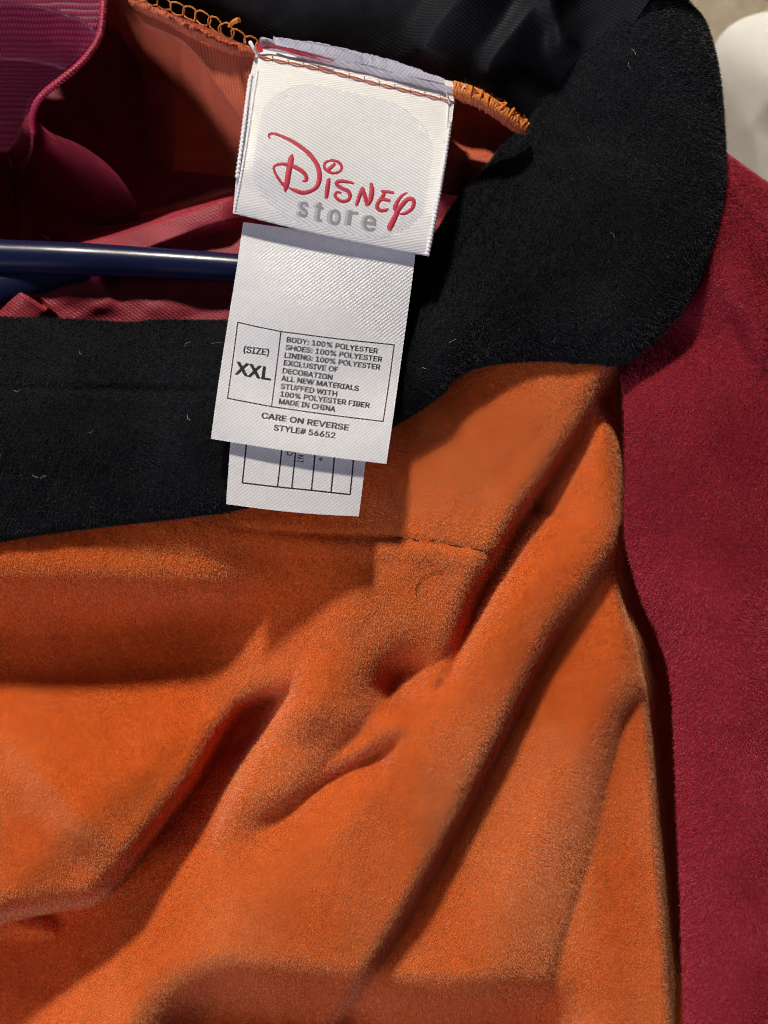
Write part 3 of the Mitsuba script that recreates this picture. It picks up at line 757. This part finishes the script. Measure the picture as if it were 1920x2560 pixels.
# care label
Lc = spline([(608, 555), (590, 680), (567, 822), (545, 965), (527, 1097)], 110)
Rc = spline([(1041, 615), (1028, 720), (1006, 880), (985, 1030), (966, 1160)], 110)
add('care_label__tape', ribbon(Lc, Rc, z_care, 3), 'care_satin', smooth=40)
c5 = lambda x, y: (560 + x / 3.687, 780 + y / 3.687)
UPC = (0.136, -0.99)
for txt, a, b2, cap in (('BODY: 100% POLYESTER', (577, 277), (1415, 383), 47), ('SHOES: 100% POLYESTER', (567, 348), (1455, 462), 47), ('LINING: 100% POLYESTER', (557, 420), (1437, 533), 47),
                        ('EXCLUSIVE OF', (550, 490), (1052, 555), 47), ('DECORATION', (540, 562), (998, 627), 47), ('ALL NEW MATERIALS', (527, 632), (1240, 728), 47), ('STUFFED WITH', (522, 705), (1040, 778), 47),
                        ('100% POLYESTER FIBER', (517, 778), (1340, 885), 47), ('MADE IN CHINA', (505, 845), (1025, 920), 47), ('CARE ON REVERSE', (345, 978), (1148, 1093), 52), ('STYLE# 56652', (457, 1090), (1022, 1165), 52), ('(SIZE)', (178, 372), (413, 402), 58)):
    add('care_label__print_line', heavy(txt, c5(*a), c5(*b2), cap / 3.687, UPC, z_care, 0.55), 'print_ink', False)
add('care_label__print_line', heavy('X X L'.replace(' ', ''), c5(103, 572), c5(428, 630), 114 / 3.687, UPC, z_care, 1.25), 'print_ink', False)
fr = [stroke_line([c5(124, 95), c5(330, 141), c5(525, 180)], 2.9), stroke_line([c5(525, 180), c5(1050, 248), c5(1573, 303)], 2.9), stroke_line([c5(1570, 300), c5(1520, 660), c5(1467, 1012)], 2.9),
      stroke_line([c5(28, 794), c5(235, 834), c5(438, 872)], 2.9), stroke_line([c5(438, 872), c5(950, 945), c5(1472, 1010)], 2.9), stroke_line([c5(128, 92), c5(82, 440), c5(32, 798)], 2.9), stroke_line([c5(525, 180), c5(484, 520), c5(438, 872)], 2.9)]
for q, lift in zip(fr, (0.055, 0.06, 0.07, 0.055, 0.06, 0.075, 0.08)):
    add('care_label__frame', flat_poly(q, z_care, lift), 'print_ink', False)
labels['care_label'] = {'label': 'white satin care label printed with size XXL and fibre contents', 'category': 'label'}

# small label under it
Ls = spline([(590, 900), (583, 1000), (574, 1130), (565, 1260)], 80)
Rs = spline([(935, 950), (926, 1050), (912, 1170), (897, 1291)], 80)
add('care_label_001__tape', ribbon(Ls, Rs, z_small, 5), 'small_satin', smooth=40)
c6 = lambda x, y: (560 + x / 4.1475, 1080 + y / 4.1475)
vl = [stroke_line([c6(a + 12, -50), c6(a, b2), c6(a2, b3)], 3.8) for a, b2, a2, b3 in ((230, 150, 190, 530), (595, 210, 555, 570), (738, 235, 703, 583), (940, 260, 907, 605), (1142, 285, 1110, 630), (1340, 305, 1307, 652))]
for q in vl:
    add('care_label_001__frame', flat_poly(q, z_small, 0.05), 'print_ink', False)
add('care_label_001__frame', flat_poly(stroke_line([c6(186, 527), c6(555, 570), c6(907, 605), c6(1310, 650)], 3.8), z_small, 0.065), 'print_ink', False)
for txt, a, b2, cap, bold in (('NT', (762, 235), (757, 320), 64, True), ('e', (985, 262), (980, 297), 52, True), ('O', (655, 190), (650, 242), 60, True)):
    add('care_label_001__print_line', flat_poly(text_at(txt, c6(*a), c6(*b2), cap / 4.1475, (1, 0.1), bold), z_small, 0.06), 'print_ink', False)
labels['care_label_001'] = {'label': 'narrow white label with printed empty columns, lowest of the three labels', 'category': 'label'}

# woven label: two layers folded at the bottom
c2 = lambda x, y: (560 + x / 2.44, 60 + y / 2.44)
Lw = spline([(654, 92), (650, 120), (645, 147), (632, 230), (617, 330), (601, 430), (582, 530)], 130)
Rw = spline([(1150, 208), (1144, 235), (1135, 262), (1127, 330), (1110, 440), (1092, 545), (1074, 638)], 130)
add('woven_label__tape', ribbon(Lw, Rw, z_woven, 6), 'shiny_satin', smooth=40)
u, v = np.meshgrid(np.linspace(-1, 1, 70), np.linspace(-1, 1, 70))
u, v = u * np.sqrt(1 - 0.5 * v**8), v * np.sqrt(1 - 0.5 * u**8)
u, v = 0.5 + 0.44 * u, 0.52 + 0.44 * v
qw = np.array(QW, float)
x = (qw[0, 0] * (1 - u) + qw[1, 0] * u) * (1 - v) + (qw[3, 0] * (1 - u) + qw[2, 0] * u) * v
y = (qw[0, 1] * (1 - u) + qw[1, 1] * u) * (1 - v) + (qw[3, 1] * (1 - u) + qw[2, 1] * u) * v
y = y + 6 * v**2 * np.sin(np.pi * u)
add('woven_label__panel', sheet(W(x, y, z_woven(x, y) + 0.09)), 'woven_satin')
Lb = Lw + np.stack([-np.interp(Lw[:, 1], [90, 147, 200, 430, 530], [2, 10, 15, 10, 0]), 3 + 0 * Lw[:, 1]], -1)
add('woven_label__back_layer', ribbon(Lb, Rw - [2, -3], lambda x, y: z_woven(x, y) - np.interp(y, [100, 300, 500, 640], [1.2, 2.0, 1.6, 0.9]), 6), 'woven_satin', smooth=40)


def beads(c, zf, lift, r, pitch):
    s = np.r_[0, np.cumsum(np.linalg.norm(np.diff(c, axis=0), axis=1))]
    k = np.arange(0, s[-1], pitch / 6)
    x, y = np.interp(k, s, c[:, 0]), np.interp(k, s, c[:, 1])
    return sweep(W(x, y, zf(x, y) + lift), r * 1e-4 * (1 + 0.28 * np.cos(2 * np.pi * k / pitch)), 8)


add('woven_label__selvedge', beads(Lb[28:104] + [3, 0], lambda x, y: z_woven(x + 12, y) - 1.2, 0.0, 5.0, 11), 'white_thread')
add('woven_label__selvedge', beads(Rw[30:] + [-6, 0], z_woven, 0.1, 5.0, 9.5), 'white_thread')
add('woven_label__selvedge', beads(Lw[26:] + [4, 0], z_woven, 0.0, 3.4, 9.5), 'white_thread')


def brush(pts, zf, hgt, lift=0.0):
    """A satin-stitched stroke: a low rounded bead of the given widths (third column) along pts."""
    c = spline(pts, 44)
    tg = np.gradient(c[:, :2], axis=0)
    tg /= np.linalg.norm(tg, axis=1, keepdims=True)
    nn = np.stack([-tg[:, 1], tg[:, 0]], -1)
    a = np.linspace(-1, 1, 9)
    w = c[:, 2] / 2
    w = w * np.sqrt(np.clip(np.minimum(np.arange(44) + 0.6, 44 - np.arange(44) - 0.4) / 3.0, 0, 1))
    x = c[:, None, 0] + nn[:, None, 0] * w[:, None] * a
    y = c[:, None, 1] + nn[:, None, 1] * w[:, None] * a
    z = zf(x, y) + lift - 0.03 + hgt * np.sqrt(np.clip(1 - a**2, 0, 1))
    return sheet(W(x, y, z).transpose(1, 0, 2))


cA = lambda pts: [(640 + x / 7.541, 300 + y / 7.541, w / 7.541 * 1.06) for x, y, w in pts]
cB = lambda pts: [(780 + x / 5.925, 380 + y / 5.925, w / 5.925 * 1.08) for x, y, w in pts]
ov = [(1450 + 165 * math.cos(a) - 10 * math.sin(a), 880 + 118 * math.sin(a) + 22 * math.cos(a), 62) for a in np.linspace(-2.2, 4.3, 16)]
LET = [
    [cA([(275, 355, 40), (228, 290, 62), (320, 252, 56), (480, 305, 62), (650, 380, 76), (850, 510, 86), (1000, 635, 95), (1110, 775, 95), (1172, 900, 98), (1198, 1030, 106), (1193, 1130, 106), (1148, 1255, 92), (1050, 1330, 86), (900, 1372, 95), (750, 1335, 86), (620, 1275, 70)]),
     cA([(865, 1150, 50), (940, 1140, 75), (945, 1065, 84), (860, 960, 90), (740, 890, 90), (640, 850, 85), (520, 830, 70), (420, 835, 60), (340, 880, 54), (338, 940, 50), (400, 1070, 55), (470, 1170, 60), (560, 1275, 80)]),
     cA([(685, 635, 24), (667, 720, 110), (640, 850, 122), (612, 1000, 116), (590, 1150, 112), (565, 1270, 100), (545, 1360, 40)])],
    [cA(ov), cA([(1500, 815, 60), (1430, 880, 75), (1350, 950, 80)]), cB([(250, 385, 54), (232, 520, 72), (210, 690, 60)])],
    [cB([(628, 470, 36), (520, 440, 56), (400, 432, 62), (362, 475, 66), (440, 535, 60), (530, 580, 66), (565, 650, 62), (530, 715, 58), (440, 730, 58), (362, 685, 50), (342, 630, 50), (380, 592, 45), (440, 610, 40)])],
    [cB([(655, 800, 55), (690, 690, 66), (735, 565, 68), (758, 515, 40)]), cB([(752, 535, 55), (785, 660, 66), (822, 800, 60)]), cB([(820, 795, 50), (868, 700, 74), (888, 560, 76), (872, 455, 44)])],
    [cB([(1222, 605, 46), (1120, 590, 56), (1020, 580, 50)]), cB([(1065, 590, 55), (1060, 640, 60), (1000, 720, 66), (962, 800, 62), (1000, 860, 62), (1080, 865, 56), (1135, 838, 36)]), cB([(1015, 700, 50), (1080, 705, 52), (1160, 722, 50)])],
    [cB([(1415, 600, 26), (1330, 648, 50), (1262, 740, 66), (1232, 820, 78), (1262, 880, 80)]), cB([(1250, 900, 75), (1330, 790, 75), (1420, 700, 70), (1490, 702, 70), (1508, 765, 66), (1470, 850, 60), (1380, 908, 50), (1300, 915, 36)]),
     cB([(1280, 850, 80), (1232, 960, 82), (1182, 1060, 96), (1155, 1120, 92), (1165, 1170, 40)])]]
for strokes in LET:
    add('woven_label__letter', join([brush(s, z_woven, 0.34, 0.02 * i) for i, s in enumerate(strokes)]), 'red_thread')
# second line in grey thread
for ch, x0, x1, yb in (('s', 446, 520, 1165), ('t', 545, 610, 1192), ('o', 632, 718, 1212), ('r', 742, 820, 1222), ('e', 838, 935, 1248)):
    for off, mat, lift in ((-11, 'pale_grey_thread', 0.15), (7, 'grey_thread', 0.19)):
        m = text_at(ch, c2(x0 + off, yb), c2(x1 + off - 18, yb + (x1 - x0) * 0.23), 118 / 2.44, (0.14, -0.99), True)
        add('woven_label__letter', flat_poly(m, z_woven, lift), mat, False)


# label ends above the stitching: layers with a frayed edge, leaning towards the viewer
def top_layer(key, pts_top, pts_bot, z0, z1, mat, seed, thick=0.3):
    a, b2 = spline(pts_top, 120), spline(pts_bot, 120)
    a[:, 1] += 3 * (meshkit.noise(np.stack([a[:, 0] * 0.2, a[:, 0] * 0, a[:, 0] * 0], -1), seed) - 0.5)
    t = np.linspace(0, 1, 16)
    x = a[:, None, 0] * (1 - t) + b2[:, None, 0] * t
    y = a[:, None, 1] * (1 - t) + b2[:, None, 1] * t
    z = z1 * (1 - t) + z0 * t + 0.5 * (meshkit.noise(np.stack([x / 40, y / 40, x * 0], -1), seed) - 0.5)
    P1, P2 = W(x, y, z).transpose(1, 0, 2), W(x, y, z - thick).transpose(1, 0, 2)
    v1, f1 = sheet(P1)
    v2, f2 = sheet(P2)
    k = np.arange(119)
    rim = np.vstack([P1[0], P2[0]])
    return add(key, join([(v1, f1), (v2, f2[:, ::-1]), (rim, np.vstack([np.stack([k, k + 120, k + 121], -1), np.stack([k, k + 121, k + 1], -1)]))]), mat)


c3 = lambda x, y: (640 + x / 5.925, 80 + y / 5.925)
stitch_line = [(645, 140), (700, 152), (770, 165), (850, 184), (930, 205), (1020, 226), (1100, 246), (1140, 256)]
top_layer('woven_label__folded_end', [(650, 95), (690, 100), (740, 116), (820, 140), (900, 160), (1000, 185), (1080, 205), (1148, 222)], stitch_line, 4.3, 7.2, 'woven_satin', 81)
top_layer('care_label__folded_end', [(682, 92), (720, 97), (780, 108), (840, 120), (900, 132), (980, 152), (1050, 176), (1110, 196)], [(690, 122), (760, 136), (850, 156), (940, 178), (1030, 198), (1112, 214)], 6.6, 8.8, 'care_satin', 82)
top_layer('care_label_001__folded_end', [(735, 100), (780, 104), (840, 116), (900, 130), (980, 150), (1056, 176)], [(735, 112), (800, 122), (900, 146), (980, 166), (1058, 188)], 7.4, 8.9, 'small_satin', 83)
top_layer('woven_label__red_thread_edge', [c3(60, 225), c3(280, 205), c3(560, 250), c3(760, 320), c3(940, 400), c3(1120, 450)], [c3(60, 250), c3(300, 250), c3(560, 325), c3(740, 370), c3(920, 415), c3(1120, 458)], 6.9, 7.4, 'red_thread', 84, 0.2)
top_layer('woven_label__red_thread_edge', [(648, 108), (655, 116), (658, 128)], [(640, 112), (645, 130), (652, 132)], 7, 8, 'red_thread', 85, 0.2)
a = W(*np.array([(634, 182), (638, 165), (644, 148), (647, 150), (645, 168), (641, 184)]).T, 5.2)
add('woven_label__red_thread_edge', (np.vstack([a, a - [0, 0, 3e-4]]), np.array([[0, 1, 4], [0, 4, 5], [1, 2, 3], [1, 3, 4], [6, 10, 7], [6, 11, 10], [7, 9, 8], [7, 10, 9]])), 'red_thread', False)
# orange stitches that hold it
c = spline(stitch_line, 400)
s = 0
n_st = 13
for i in range(n_st):
    a0, a1 = int(i / n_st * 399), int((i + 0.94) / n_st * 399)
    p = c[a0:a1 + 1]
    q = np.linspace(0, 1, len(p))
    z = np.maximum(z_woven(p[:, 0], p[:, 1]) + 0.3, 4.6) + 0.35 * np.sin(np.pi * q)
    add('woven_label__stitch', sweep(W(p[:, 0], p[:, 1] + 2 * (q - 0.5), z), 2.5e-4 * (0.55 + 0.45 * np.sin(np.pi * q)), 8), 'rust_thread')
    x, y = p[-1]
    add('woven_label__stitch_hole', sweep(W(np.array([x + 1, x + 2, x + 2]), np.array([y - 8, y, y + 8]), z[-1] - 0.1 + np.array([0, 0.15, 0])), 1.0e-4, 5), 'dark_thread')
# loose warp ends
for pts, r in (([(1128, 262, 6.5), (1121, 247, 8), (1117, 232, 9.0), (1114, 226, 9.2)], 3.4), ([(1120, 262, 7), (1119, 285, 8.4), (1118, 305, 9.4), (1117, 320, 10.2)], 3.0), ([(1150, 240, 7), (1156, 222, 9), (1164, 212, 10)], 3.6), ([(625, 105, 7), (634, 120, 7.5), (643, 138, 6)], 5.0)):
    r3 = spline(pts, 18)
    add('woven_label__loose_thread', sweep(W(r3[:, 0], r3[:, 1], r3[:, 2]), r * 1e-4 * np.linspace(1, 0.5, 18), 7), 'white_thread')
labels['woven_label'] = {'label': 'square white woven label with red script lettering sewn on with orange stitches', 'category': 'label'}
labels['unseen_bulb'] = {'label': 'round lamp out of view above the costume, placed to cast the main shadows', 'kind': 'structure'}
labels['unseen_window'] = {'label': 'unseen cool side light, out of view, placed to light the shaded folds', 'kind': 'structure'}
